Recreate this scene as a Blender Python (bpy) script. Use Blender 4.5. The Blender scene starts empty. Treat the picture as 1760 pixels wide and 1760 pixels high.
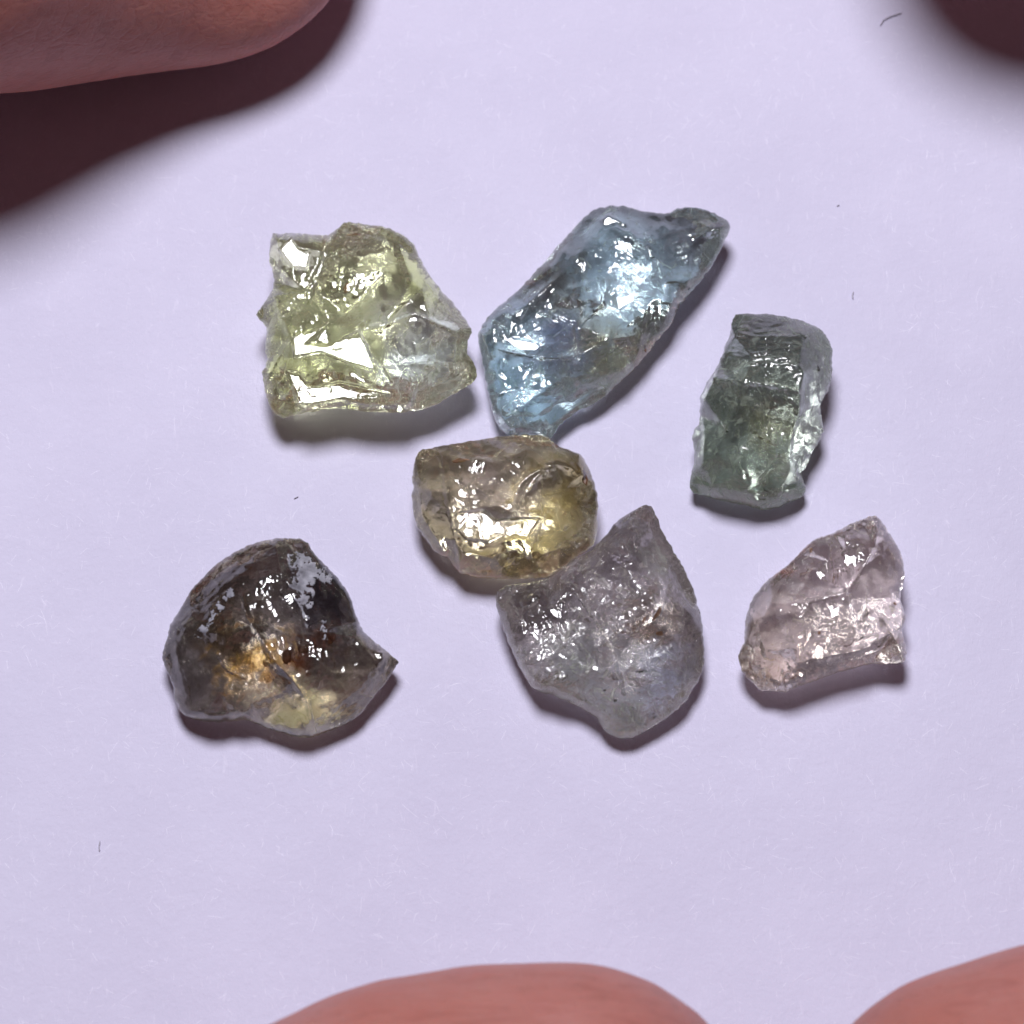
import bpy, bmesh, math, random
import numpy as np
from mathutils import Vector, noise as mnoise
from mathutils.geometry import delaunay_2d_cdt

# ------------------------------------------------------------------ camera, light, exposure (1 unit = 1 cm)
S = bpy.context.scene
S.unit_settings.system = 'METRIC'; S.unit_settings.scale_length = 0.01
COL = S.collection
PX = 1760.0
ELEV, DIST, WIDTH = math.radians(68), 14.0, 3.6
cam_d = bpy.data.cameras.new('camera'); cam = bpy.data.objects.new('camera', cam_d); COL.objects.link(cam)
cam.location = (0, -DIST*math.cos(ELEV), DIST*math.sin(ELEV))
cam.rotation_euler = (math.pi/2-ELEV, 0, 0)
cam_d.sensor_width = 36; cam_d.lens = 18/(WIDTH/2/DIST)
cam_d.clip_start = 0.1; cam_d.clip_end = 500
cam_d.dof.use_dof = True; cam_d.dof.focus_distance = DIST-0.15; cam_d.dof.aperture_fstop = 1.0
S.camera = cam

W = bpy.data.worlds.new('World'); S.world = W; W.use_nodes = True
wn, wl = W.node_tree.nodes, W.node_tree.links
bg = wn['Background']; bg.inputs['Strength'].default_value = 0.043
bg.inputs['Color'].default_value = (1.0, 0.5, 0.48, 1)

LDIR = Vector((-0.07, 0.33, 1.0)).normalized()
def lamp(name, direction, dist, size, power, colour):
    l = bpy.data.lights.new(name, 'AREA'); l.shape = 'DISK'; l.size = size; l.energy = power; l.color = colour
    o = bpy.data.objects.new(name, l); COL.objects.link(o)
    d = Vector(direction).normalized(); o.location = d*dist
    o.rotation_euler = (-d).to_track_quat('-Z', 'Y').to_euler()
    return o
LPOS = LDIR*22.0
lamp('desk_lamp', LDIR, 22.0, 7.0, 5280, (0.955, 0.95, 1.0))

S.view_settings.view_transform = 'Standard'; S.view_settings.look = 'None'
S.view_settings.exposure = 0; S.view_settings.gamma = 1
S.cycles.use_denoising = True
S.cycles.max_bounces = 16; S.cycles.transmission_bounces = 14; S.cycles.glossy_bounces = 6; S.cycles.diffuse_bounces = 5
S.cycles.caustics_refractive = True; S.cycles.caustics_reflective = True
S.cycles.sample_clamp_indirect = 0; S.cycles.use_guiding = True; S.cycles.guiding_training_samples = 64; S.cycles.blur_glossy = 0.3

# ------------------------------------------------------------------ helpers
CL = np.array(cam.location)
fwd = np.array([0, math.cos(ELEV), -math.sin(ELEV)]); upv = np.array([0, math.sin(ELEV), math.cos(ELEV)]); rt = np.array([1., 0, 0])
def rays(p):
    p = np.asarray(p, float).reshape(-1, 2)
    k = WIDTH/DIST/PX
    u = (p[:, 0]-PX/2)*k; v = -(p[:, 1]-PX/2)*k
    d = fwd + u[:, None]*rt + v[:, None]*upv
    return d/np.linalg.norm(d, axis=1)[:, None]
def at_z(p, z):
    d = rays(p); t = (np.asarray(z)-CL[2])/d[:, 2]
    return CL + d*np.asarray(t).reshape(-1, 1)
CM = WIDTH/PX      # cm per photo pixel at the paper

def tag(o, label=None, cat=None, group=None, kind=None):
    for k, v in (('label', label), ('category', cat), ('group', group), ('kind', kind)):
        if v: o[k] = v
    return o
def link(name, me, mat=None, parent=None):
    o = bpy.data.objects.new(name, me); COL.objects.link(o)
    if mat: me.materials.append(mat)
    if parent: o.parent = parent
    return o
def mesh(name, v, f, smooth=True):
    me = bpy.data.meshes.new(name)
    me.from_pydata(np.asarray(v).tolist(), [], np.asarray(f).tolist() if not isinstance(f, list) else f)
    me.polygons.foreach_set('use_smooth', [smooth]*len(me.polygons)); me.update()
    return me

class NT:
    def __init__(s, name):
        s.m = bpy.data.materials.new(name); s.m.use_nodes = True
        s.n = s.m.node_tree.nodes; s.l = s.m.node_tree.links; s.n.clear()
        s.out = s.n.new('ShaderNodeOutputMaterial'); s.tc = s.n.new('ShaderNodeTexCoord')
    def node(s, t, **kw):
        x = s.n.new('ShaderNode'+t)
        for k, v in kw.items():
            if k.startswith('_'): setattr(x, k[1:], v)
        return x
    def put(s, sock, v):
        if hasattr(v, 'is_linked') or isinstance(v, bpy.types.NodeSocket): s.l.new(v, sock)
        elif isinstance(v, (tuple, list)) and len(v) == 3 and sock.type == 'RGBA': sock.default_value = (*v, 1)
        else: sock.default_value = v
    def noise(s, scale, detail=4, rough=.55, dist=0, vec=None):
        x = s.node('TexNoise'); s.put(x.inputs['Scale'], scale); x.inputs['Detail'].default_value = detail
        x.inputs['Roughness'].default_value = rough; x.inputs['Distortion'].default_value = dist
        s.l.new(vec or s.tc.outputs['Object'], x.inputs['Vector']); return x.outputs['Fac']
    def ramp(s, fac, a, b, lo=0., hi=1.):
        x = s.node('MapRange'); s.put(x.inputs['Value'], fac)
        for k, v in (('From Min', a), ('From Max', b), ('To Min', lo), ('To Max', hi)): x.inputs[k].default_value = v
        return x.outputs['Result']
    def mix(s, f, a, b, mode='MIX'):
        x = s.node('Mix', _data_type='RGBA', _blend_type=mode)
        s.put(x.inputs[0], f); s.put(x.inputs[6], a); s.put(x.inputs[7], b); return x.outputs[2]
    def math(s, op, a, b=0.):
        x = s.node('Math', _operation=op); s.put(x.inputs[0], a); s.put(x.inputs[1], b); return x.outputs[0]
    def bump(s, h, strength, dist, prev=None):
        x = s.node('Bump'); s.put(x.inputs['Height'], h); s.put(x.inputs['Strength'], strength); x.inputs['Distance'].default_value = dist
        if prev: s.l.new(prev, x.inputs['Normal'])
        return x.outputs['Normal']
    def bsdf(s, **kw):
        x = s.node('BsdfPrincipled')
        for k, v in kw.items(): s.put(x.inputs[k.replace('_', ' ')], v)
        return x.outputs[0]
    def surf(s, x): s.l.new(x, s.out.inputs['Surface']); return s.m

# ------------------------------------------------------------------ paper
def paper_mat():
    t = NT('white_paper')
    mott = t.noise(1.3, 8, .68); fine = t.noise(38, 4, .65)
    fib = t.node('TexNoise'); mp = t.node('Mapping'); mp.inputs['Scale'].default_value = (60, 16, 30); mp.inputs['Rotation'].default_value = (0, 0, .6)
    t.l.new(t.tc.outputs['Object'], mp.inputs['Vector']); t.l.new(mp.outputs[0], fib.inputs['Vector']); fib.inputs['Scale'].default_value = 1; fib.inputs['Distortion'].default_value = 1.2
    c = t.mix(t.ramp(mott, .3, .7), (.60, .575, .745), (.655, .63, .805))
    c = t.mix(t.ramp(fib.outputs['Fac'], .62, .78, 0, .35), c, (.76, .73, .90))
    n = t.bump(fine, .25, .006); n = t.bump(fib.outputs['Fac'], .2, .006, n); n = t.bump(mott, .35, .02, n); n = t.bump(t.noise(13, 4, .7), .3, .012, n)
    return t.surf(t.bsdf(Base_Color=c, Roughness=.75, Specular_IOR_Level=.25, Normal=n))
bm = bmesh.new(); bmesh.ops.create_cube(bm, size=1)
bmesh.ops.scale(bm, vec=(26, 26, .024), verts=bm.verts); bmesh.ops.translate(bm, vec=(0, 0, -.012), verts=bm.verts)
me = bpy.data.meshes.new('paper'); bm.to_mesh(me); bm.free()
tag(link('paper', me, paper_mat()), kind='structure')

def fibre_tubes(items, sides=4):
    V, F = [], []
    for pts, r in items:
        b = len(V); n = len(pts)
        for i, p in enumerate(pts):
            a = Vector(pts[min(i+1, n-1)])-Vector(pts[max(i-1, 0)]); a.normalize()
            s = a.cross(Vector((0, 0, 1))).normalized(); q = s.cross(a)
            rr = r*(.35 if i in (0, n-1) else 1)
            for k in range(sides):
                w = 2*math.pi*k/sides
                V.append(tuple(Vector(p)+rr*(math.cos(w)*s+math.sin(w)*q)))
        for i in range(n-1):
            for k in range(sides):
                F.append((b+i*sides+k, b+i*sides+(k+1) % sides, b+(i+1)*sides+(k+1) % sides, b+(i+1)*sides+k))
    return V, F
rnd = random.Random(5)
items = []
for i in range(9000):
    x = rnd.uniform(-2.3, 2.3); y = rnd.uniform(-2.6, 2.6)
    dens = .3+.9*mnoise.noise(Vector((x*1.6, y*1.6, 3)))+(.25 if y < .2 else -.05)
    if rnd.random() > dens+.25: continue
    a = rnd.uniform(0, 2*math.pi); L = rnd.uniform(.01, .05) if rnd.random() < .93 else rnd.uniform(.05, .1); cv = rnd.uniform(-1, 1)*9
    pts = []; r = rnd.uniform(.0006, .0015)
    for k in range(5):
        pts.append((x, y, -r*.55)); x += math.cos(a)*L/4; y += math.sin(a)*L/4; a += cv*L/4
    items.append((pts, r))
V, F = fibre_tubes(items, 4)
t = NT('paper_fibre'); fm = t.surf(t.bsdf(Base_Color=(.80, .775, .91), Roughness=.6, Specular_IOR_Level=.3))
tag(link('paper_fibres', mesh('paper_fibres', V, F), fm), kind='stuff')

t = NT('dark_lint'); lm = t.surf(t.bsdf(Base_Color=(.46, .44, .53), Roughness=.7))
def lint(pxs, r, label):
    p = at_z(pxs, .004); base = None
    base = p.mean(0)
    q = []
    for i in range(len(p)-1):
        for k in range(4): q.append(p[i]*(1-k/4)+p[i+1]*k/4-base)
    q.append(p[-1]-base)
    V, F = fibre_tubes([([tuple(x) for x in q], r)], 5)
    o = link('lint', mesh('lint', V, F), lm); o.location = base
    tag(o, label, 'lint', 'specks of lint on the paper')
lint([(1513, 44), (1518, 35), (1527, 30), (1535, 27), (1550, 22)], .0032, 'thin dark curved hair lying on the paper near the top right shadow')
lint([(171, 1463), (170, 1455), (172, 1445)], .0026, 'short straight dark fibre on the bare paper at lower left')
lint([(1466, 514), (1465, 507), (1467, 501)], .0028, 'tiny dark fibre just above right of the green block stone')
lint([(1438, 354), (1443, 352)], .0022, 'grey dust speck between the blue stone tip and the right edge')
lint([(505, 857), (513, 853)], .002, 'pale grey speck on paper between the yellow and smoky brown stones')

# ------------------------------------------------------------------ hands
def skin_mat():
    t = NT('skin')
    big = t.noise(1.3, 4, .6); mid = t.noise(5, 5, .6)
    mp = t.node('Mapping'); mp.inputs['Scale'].default_value = (2.0, 14, 9); mp.inputs['Rotation'].default_value = (.2, .3, .12)
    t.l.new(t.tc.outputs['Object'], mp.inputs['Vector'])
    crease = t.noise(1.6, 5, .62, 1.0, mp.outputs[0])
    wv = t.node('TexWave', _wave_type='BANDS', _bands_direction='Y'); wv.inputs['Scale'].default_value = 7.5
    wv.inputs['Distortion'].default_value = 5; wv.inputs['Detail'].default_value = 1.5; wv.inputs['Detail Scale'].default_value = .35
    t.l.new(t.tc.outputs['Object'], wv.inputs['Vector'])
    c = t.mix(t.ramp(big, .35, .65), (.40, .150, .122), (.43, .182, .162))
    c = t.mix(t.ramp(mid, .45, .7, 0, .5), c, (.385, .130, .108))
    c = t.mix(t.ramp(crease, .36, .47, .3, 0), c, (.24, .07, .055))
    m2 = t.node('Mapping'); m2.inputs['Scale'].default_value = (4, 46, 30); m2.inputs['Rotation'].default_value = (.1, .2, .2)
    t.l.new(t.tc.outputs['Object'], m2.inputs['Vector']); lines = t.noise(1.2, 4, .6, 1.4, m2.outputs[0])
    c = t.mix(t.ramp(lines, .36, .46, .22, 0), c, (.25, .075, .06))
    vo = t.node('TexVoronoi', _feature='DISTANCE_TO_EDGE'); vo.inputs['Scale'].default_value = 16; t.l.new(t.tc.outputs['Object'], vo.inputs['Vector'])
    n0 = t.bump(lines, .3, .01); n0 = t.bump(t.ramp(vo.outputs['Distance'], 0, .12), .18, .006, n0)
    n = t.bump(wv.outputs['Fac'], .08, .005, n0); n = t.bump(crease, .35, .015, n); n = t.bump(t.noise(60, 3), .18, .004, n)
    return t.surf(t.bsdf(Base_Color=c, Roughness=.48, Specular_IOR_Level=.35, Subsurface_Weight=.5, Subsurface_Radius=(.22, .05, .03),
                         Subsurface_Scale=1.0, Normal=n))
SKIN = skin_mat()
def hand(name, chains, label, palm):
    bm = bmesh.new()
    def ball(c, r, sz=1.):
        res = bmesh.ops.create_icosphere(bm, subdivisions=3, radius=r)
        for v in res['verts']: v.co.z *= sz
        bmesh.ops.translate(bm, vec=Vector(c), verts=res['verts'])
    for ch in chains+palm:
        for i in range(len(ch)-1):
            a, ra, *fa = ch[i]; b, rb, *fb = ch[i+1]; fa = fa[0] if fa else 1; fb = fb[0] if fb else 1; a = np.array(a); b = np.array(b)
            n = max(2, int(np.linalg.norm(b-a)/.09))
            for k in range(n): ball(a+(b-a)*k/n, ra+(rb-ra)*k/n, fa+(fb-fa)*k/n)
        ball(*ch[-1])
    me = bpy.data.meshes.new(name); bm.to_mesh(me); bm.free()
    o = link(name, me, SKIN)
    m = o.modifiers.new('r', 'REMESH'); m.mode = 'VOXEL'; m.voxel_size = .045
    m2 = o.modifiers.new('s', 'SMOOTH'); m2.factor = .5; m2.iterations = 6
    dg = bpy.context.evaluated_depsgraph_get()
    me2 = bpy.data.meshes.new_from_object(o.evaluated_get(dg)); o.modifiers.clear(); o.data = me2
    me2.polygons.foreach_set('use_smooth', [True]*len(me2.polygons))
    if not me2.materials: me2.materials.append(SKIN)
    bpy.data.meshes.remove(me); me2.name = name
    tag(o, label, 'hand')
    return o
def fp(x, y, rp, z=None, sz=1.):
    r = rp*CM
    return (tuple(at_z([(x, y)], z)[0]), r, sz)
# far hand: its thumb reaches in at the upper left, its forefinger stays just outside the upper right corner
thumb = [fp(325, -160, 318, .34, .5), fp(190, -168, 336, .44, .62), fp(20, -168, 350, .63, .78), fp(-130, -180, 356, .9, .9), fp(-350, -225, 356, 1.15), fp(-800, -480, 330, 1.1), fp(-1150, -1000, 380, 1.5)]
index = [fp(1755, -455, 275, 1.15), fp(1960, -500, 300, 1.25), fp(2250, -900, 310, 1.4), fp(2400, -1250, 330, 1.7), fp(2050, -1750, 370, 2.0)]
palm = [[((-3.4, 5.6, 2.2), .9), ((-1.0, 7.2, 2.6), 1.15), ((2.3, 6.6, 2.6), 1.0)], [fp(-1150, -1000, 380, 1.5), ((-3.4, 5.6, 2.2), .9)],
        [fp(2050, -1750, 370, 2.0), ((2.3, 6.6, 2.6), 1.0)], [((-3.0, 7.4, 2.6), 1.0), ((2.0, 8.6, 2.8), 1.1)]]
curl = [[((1.5+.2*k, 7.4+.9*k, 2.9), .8), ((3.6+.1*k, 6.8+1.0*k, 2.6), .75), ((3.4, 5.6+1.2*k, 1.6), .68), ((2.0, 5.6+1.3*k, 1.1), .6)] for k in (1, 2, 3)]
hand('hand', [thumb, index]+curl, 'hand whose shaded rounded fingertip hangs over the paper at top left', palm)
# near hand: thumb and forefinger at the lower edge
thumb2 = [fp(965, 2012, 322, .66), fp(850, 2018, 324, .66), fp(720, 2056, 336, .7), fp(400, 2230, 345, .8), fp(150, 2500, 340, .9), fp(350, 3100, 390, .8)]
index2 = [fp(1725, 2015, 326, .66), fp(1830, 1990, 334, .68), fp(2010, 2005, 330, .75), fp(2350, 2200, 325, .9), fp(2450, 2700, 340, 1.0), fp(2050, 3400, 380, .8)]
palm2 = [[fp(350, 3100, 390, .8), ((-.6, -6.4, .9), 1.1), ((1.8, -6.6, 1.0), 1.05), fp(2050, 3400, 380, .8)], [((-.4, -7.6, .9), 1.1), ((2.4, -7.8, 1.0), 1.1)]]
curl2 = [[((2.6, -6.6-.9*k, 1.1), .8), ((4.6, -6.0-1.0*k, 1.2), .74), ((4.4, -5.0-1.1*k, .9), .66), ((3.0, -4.9-1.1*k, .7), .58)] for k in (1, 2, 3)]
hand('hand', [thumb2, index2]+curl2, 'hand with two pink fingertips at the bottom edge, lit from above', palm2)

# ------------------------------------------------------------------ stones
def in_poly(p, poly):
    x, y = p[:, 0], p[:, 1]; ins = np.zeros(len(p), bool)
    for i in range(len(poly)):
        x0, y0 = poly[i]; x1, y1 = poly[(i+1) % len(poly)]
        c = ((y0 > y) != (y1 > y)) & (x < (x1-x0)*(y-y0)/((y1-y0) if y1 != y0 else 1e-9)+x0)
        ins ^= c
    return ins
def dist_poly(p, poly):
    best = np.full(len(p), 1e9)
    for i in range(len(poly)):
        a = poly[i]; b = poly[(i+1) % len(poly)]; ab = b-a
        t = np.clip(((p-a)@ab)/max(ab@ab, 1e-9), 0, 1)
        best = np.minimum(best, np.linalg.norm(p-a-t[:, None]*ab, axis=1))
    return best
def resample(poly, step):
    out = []
    for i in range(len(poly)):
        a = poly[i]; b = poly[(i+1) % len(poly)]; n = max(1, int(round(np.linalg.norm(b-a)/step)))
        for k in range(n): out.append(a+(b-a)*k/n)
    return np.array(out)
def vnoise(p, scale, seed, octs=4):
    """2-D gradient noise, several octaves"""
    r = np.random.RandomState(int(seed*10) % 100000); ang = r.rand(256, 256)*2*math.pi; out = np.zeros(len(p)); amp = 1.
    for o in range(octs):
        q = np.asarray(p)*scale*2.1**o+o*37.3; i = np.floor(q).astype(int); f = q-i; u = f*f*f*(f*(f*6-15)+10)
        def g(dx, dy):
            a = ang[(i[:, 0]+dx) % 256, (i[:, 1]+dy) % 256]; return np.cos(a)*(f[:, 0]-dx)+np.sin(a)*(f[:, 1]-dy)
        x0 = g(0, 0)*(1-u[:, 0])+g(1, 0)*u[:, 0]; x1 = g(0, 1)*(1-u[:, 0])+g(1, 1)*u[:, 0]
        out += amp*1.4*(x0*(1-u[:, 1])+x1*u[:, 1]); amp *= .6
    return out
def scoops(p, cell, seed, rs, ripple=0., curve=.5):
    """lower envelope of shallow bowls: conchoidal chips meeting in sharp ridges, with ripples round each bowl's centre"""
    r = np.random.RandomState(seed); lo, hi = p.min(0)-cell, p.max(0)+cell
    n = int(np.prod((hi-lo)/cell))+4
    s = lo+r.rand(n, 2)*(hi-lo); bz = r.rand(n)*.5; an = r.rand(n)*math.pi; st = .45+r.rand(n)*.6
    tl = (r.rand(n, 2)-.5)*2.1
    best = np.full(len(p), 1e9); who = np.zeros(len(p), int); rad = np.zeros(len(p))
    for k in range(n):
        d = (p-s[k])/cell; c, q = math.cos(an[k]), math.sin(an[k])
        a = d[:, 0]*c+d[:, 1]*q; b = (-d[:, 0]*q+d[:, 1]*c)*st[k]
        rr = a*a+b*b; v = curve*rr+bz[k]+d@tl[k]
        m = v < best; best[m] = v[m]; who[m] = k; rad[m] = np.sqrt(rr[m])
    c = (p-p.mean(0))/100; A_ = np.stack([np.ones(len(p)), c[:, 0], c[:, 1], c[:, 0]**2, c[:, 1]**2, c[:, 0]*c[:, 1]], 1)
    best -= A_@np.linalg.lstsq(A_, best, rcond=None)[0]
    if ripple:
        best = best+ripple*np.sin(rad*(22+8*r.rand(n)[who]))*np.exp(-rad*.6)*(r.rand(n)[who] > .45)
    return best
def pl_interp(q, pts, h, poly_n):
    res = delaunay_2d_cdt([Vector(x) for x in pts], [(i, (i+1) % poly_n) for i in range(poly_n)], [], 0, 1e-4)
    vs, _, fs, ov = res[0], res[1], res[2], res[3]
    P = np.array([tuple(x) for x in vs]); H = np.array([np.mean([h[j] for j in o]) if o else 0 for o in ov])
    out = np.full(len(q), np.nan)
    for f in fs:
        for k in range(1, len(f)-1):
            a, b, c = P[f[0]], P[f[k]], P[f[k+1]]
            det = (b[1]-c[1])*(a[0]-c[0])+(c[0]-b[0])*(a[1]-c[1])
            if abs(det) < 1e-9: continue
            l0 = ((b[1]-c[1])*(q[:, 0]-c[0])+(c[0]-b[0])*(q[:, 1]-c[1]))/det
            l1 = ((c[1]-a[1])*(q[:, 0]-c[0])+(a[0]-c[0])*(q[:, 1]-c[1]))/det
            l2 = 1-l0-l1
            m = (l0 > -1e-6) & (l1 > -1e-6) & (l2 > -1e-6)
            out[m] = l0[m]*H[f[0]]+l1[m]*H[f[k]]+l2[m]*H[f[k+1]]
    out[np.isnan(out)] = 0
    return out

def gem_mat(name, clear=.6, rough=.06, bump=.5, grain=30, streak=None, ior=1.74, cloud=(.8, .8, .85), cloudy=.3, sss=.6, fleck=0, tint=1.0, fs=(10, 26), ft=.12, patch=.56, etch=.15):
    t = NT(name)
    at = t.node('VertexColor', _layer_name='zone')
    nz = t.noise(7, 5, .62, .6); nf = t.noise(grain, 4, .6, .4)
    base = t.mix(t.ramp(nz, .35, .7, 0, .45), at.outputs['Color'], t.mix(1, at.outputs['Color'], (.62, .58, .54), 'MULTIPLY'))
    base = t.mix(t.ramp(t.noise(11, 6, .7, 1.5), .55, .72, 0, cloudy), base, cloud)
    if fleck: base = t.mix(t.ramp(t.noise(26, 3, .6, .8), .66, .72, 0, fleck), base, (.03, .025, .022))
    en = t.noise(30, 4, .6, 2.2); el = t.math('ABSOLUTE', t.math('SUBTRACT', en, .5))
    etl = t.math('MULTIPLY', t.ramp(el, .0, .022, 1, 0), t.ramp(t.noise(9, 3), .4, .58, 0, etch))
    base = t.mix(etl, base, t.mix(1, base, (.28, .25, .24), 'MULTIPLY'))
    vec = None
    if streak:
        mp = t.node('Mapping'); mp.inputs['Scale'].default_value = streak[0]; mp.inputs['Rotation'].default_value = streak[1]
        t.l.new(t.tc.outputs['Object'], mp.inputs['Vector']); vec = mp.outputs[0]
    n = t.bump(t.noise(9 if not streak else 1, 6, .62, 1.0, vec), bump*.14, .03)
    n = t.bump(nf, bump*.12, .006, n)
    wx = t.node('VectorMath', _operation='MULTIPLY_ADD'); nv = t.node('TexNoise'); nv.inputs['Scale'].default_value = 12; nv.inputs['Detail'].default_value = 3
    t.l.new(vec or t.tc.outputs['Object'], nv.inputs['Vector'])
    t.l.new(nv.outputs['Color'], wx.inputs[0]); wx.inputs[1].default_value = (.06,)*3 if not vec else (1,)*3; t.l.new(vec or t.tc.outputs['Object'], wx.inputs[2])
    for sc_, k_ in ((fs[0], ft), (fs[1], ft*.8)):     # chipped facets: each cell leans its own way
        vo = t.node('TexVoronoi'); vo.inputs['Scale'].default_value = sc_ if not vec else sc_/9; t.l.new(wx.outputs[0], vo.inputs['Vector'])
        a = t.node('VectorMath', _operation='SUBTRACT'); t.l.new(vo.outputs['Color'], a.inputs[0]); a.inputs[1].default_value = (.5,)*3
        b = t.node('VectorMath', _operation='SCALE'); t.l.new(a.outputs[0], b.inputs[0]); t.put(b.inputs['Scale'], t.ramp(t.noise(6, 3), .38, .6, k_*.1, k_*1.0))
        c = t.node('VectorMath', _operation='ADD'); t.l.new(n, c.inputs[0]); t.l.new(b.outputs[0], c.inputs[1])
        d = t.node('VectorMath', _operation='NORMALIZE'); t.l.new(c.outputs[0], d.inputs[0]); n = d.outputs[0]
    ro = t.ramp(t.noise(14, 4, .6), .38, .7, rough*.25, rough*1.3)
    glass = t.bsdf(Base_Color=t.mix(tint, (1, 1, 1), base), Roughness=ro, IOR=ior, Transmission_Weight=1.0, Normal=n)
    skin = t.bsdf(Base_Color=base, Roughness=ro, IOR=ior, Specular_IOR_Level=.6, Normal=n)
    tr = t.node('BsdfTranslucent'); t.put(tr.inputs['Color'], base); t.l.new(n, tr.inputs['Normal'])
    bx = t.node('MixShader'); bx.inputs[0].default_value = sss; t.l.new(skin, bx.inputs[1]); t.l.new(tr.outputs[0], bx.inputs[2]); body = bx.outputs[0]
    ve = t.node('TexVoronoi', _feature='DISTANCE_TO_EDGE'); ve.inputs['Scale'].default_value = 5.5
    w2 = t.node('VectorMath', _operation='MULTIPLY_ADD'); n2 = t.node('TexNoise'); n2.inputs['Scale'].default_value = 5; n2.inputs['Detail'].default_value = 5
    t.l.new(t.tc.outputs['Object'], n2.inputs['Vector']); t.l.new(n2.outputs['Color'], w2.inputs[0]); w2.inputs[1].default_value = (.22,)*3
    t.l.new(t.tc.outputs['Object'], w2.inputs[2]); t.l.new(w2.outputs[0], ve.inputs['Vector'])
    line = t.math('MULTIPLY', t.ramp(ve.outputs['Distance'], .008, .028, .32, 0), t.ramp(t.noise(4, 3), .45, .6))
    mx = t.node('MixShader'); t.put(mx.inputs[0], t.math('SUBTRACT', t.ramp(t.noise(13, 6, .7, 1.6), patch, patch+.14, clear, clear-.6), line))
    t.l.new(body, mx.inputs[1]); t.l.new(glass, mx.inputs[2])
    return t.surf(mx.outputs[0])

def veil_mat():
    t = NT('healed_fracture'); a = t.node('BsdfTransparent'); d = t.node('BsdfTranslucent'); d.inputs['Color'].default_value = (.9, .9, .9, 1)
    df = t.node('BsdfDiffuse'); df.inputs['Color'].default_value = (.85, .85, .85, 1)
    g = t.node('BsdfGlossy'); g.inputs['Roughness'].default_value = .12; g.inputs['Color'].default_value = (.9, .9, .9, 1); t.l.new(t.bump(t.noise(26, 4), .5, .02), g.inputs['Normal'])
    m0 = t.node('MixShader'); t.l.new(d.outputs[0], m0.inputs[1]); t.l.new(df.outputs[0], m0.inputs[2])
    m1 = t.node('MixShader'); m1.inputs[0].default_value = .55; t.l.new(m0.outputs[0], m1.inputs[1]); t.l.new(g.outputs[0], m1.inputs[2])
    f = t.ramp(t.noise(17, 6, .72, 1.5), .50, .62, .02, .38)
    m = t.node('MixShader'); t.put(m.inputs[0], f); t.l.new(a.outputs[0], m.inputs[1]); t.l.new(m1.outputs[0], m.inputs[2])
    return t.surf(m.outputs[0])
VEIL = veil_mat()
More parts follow.
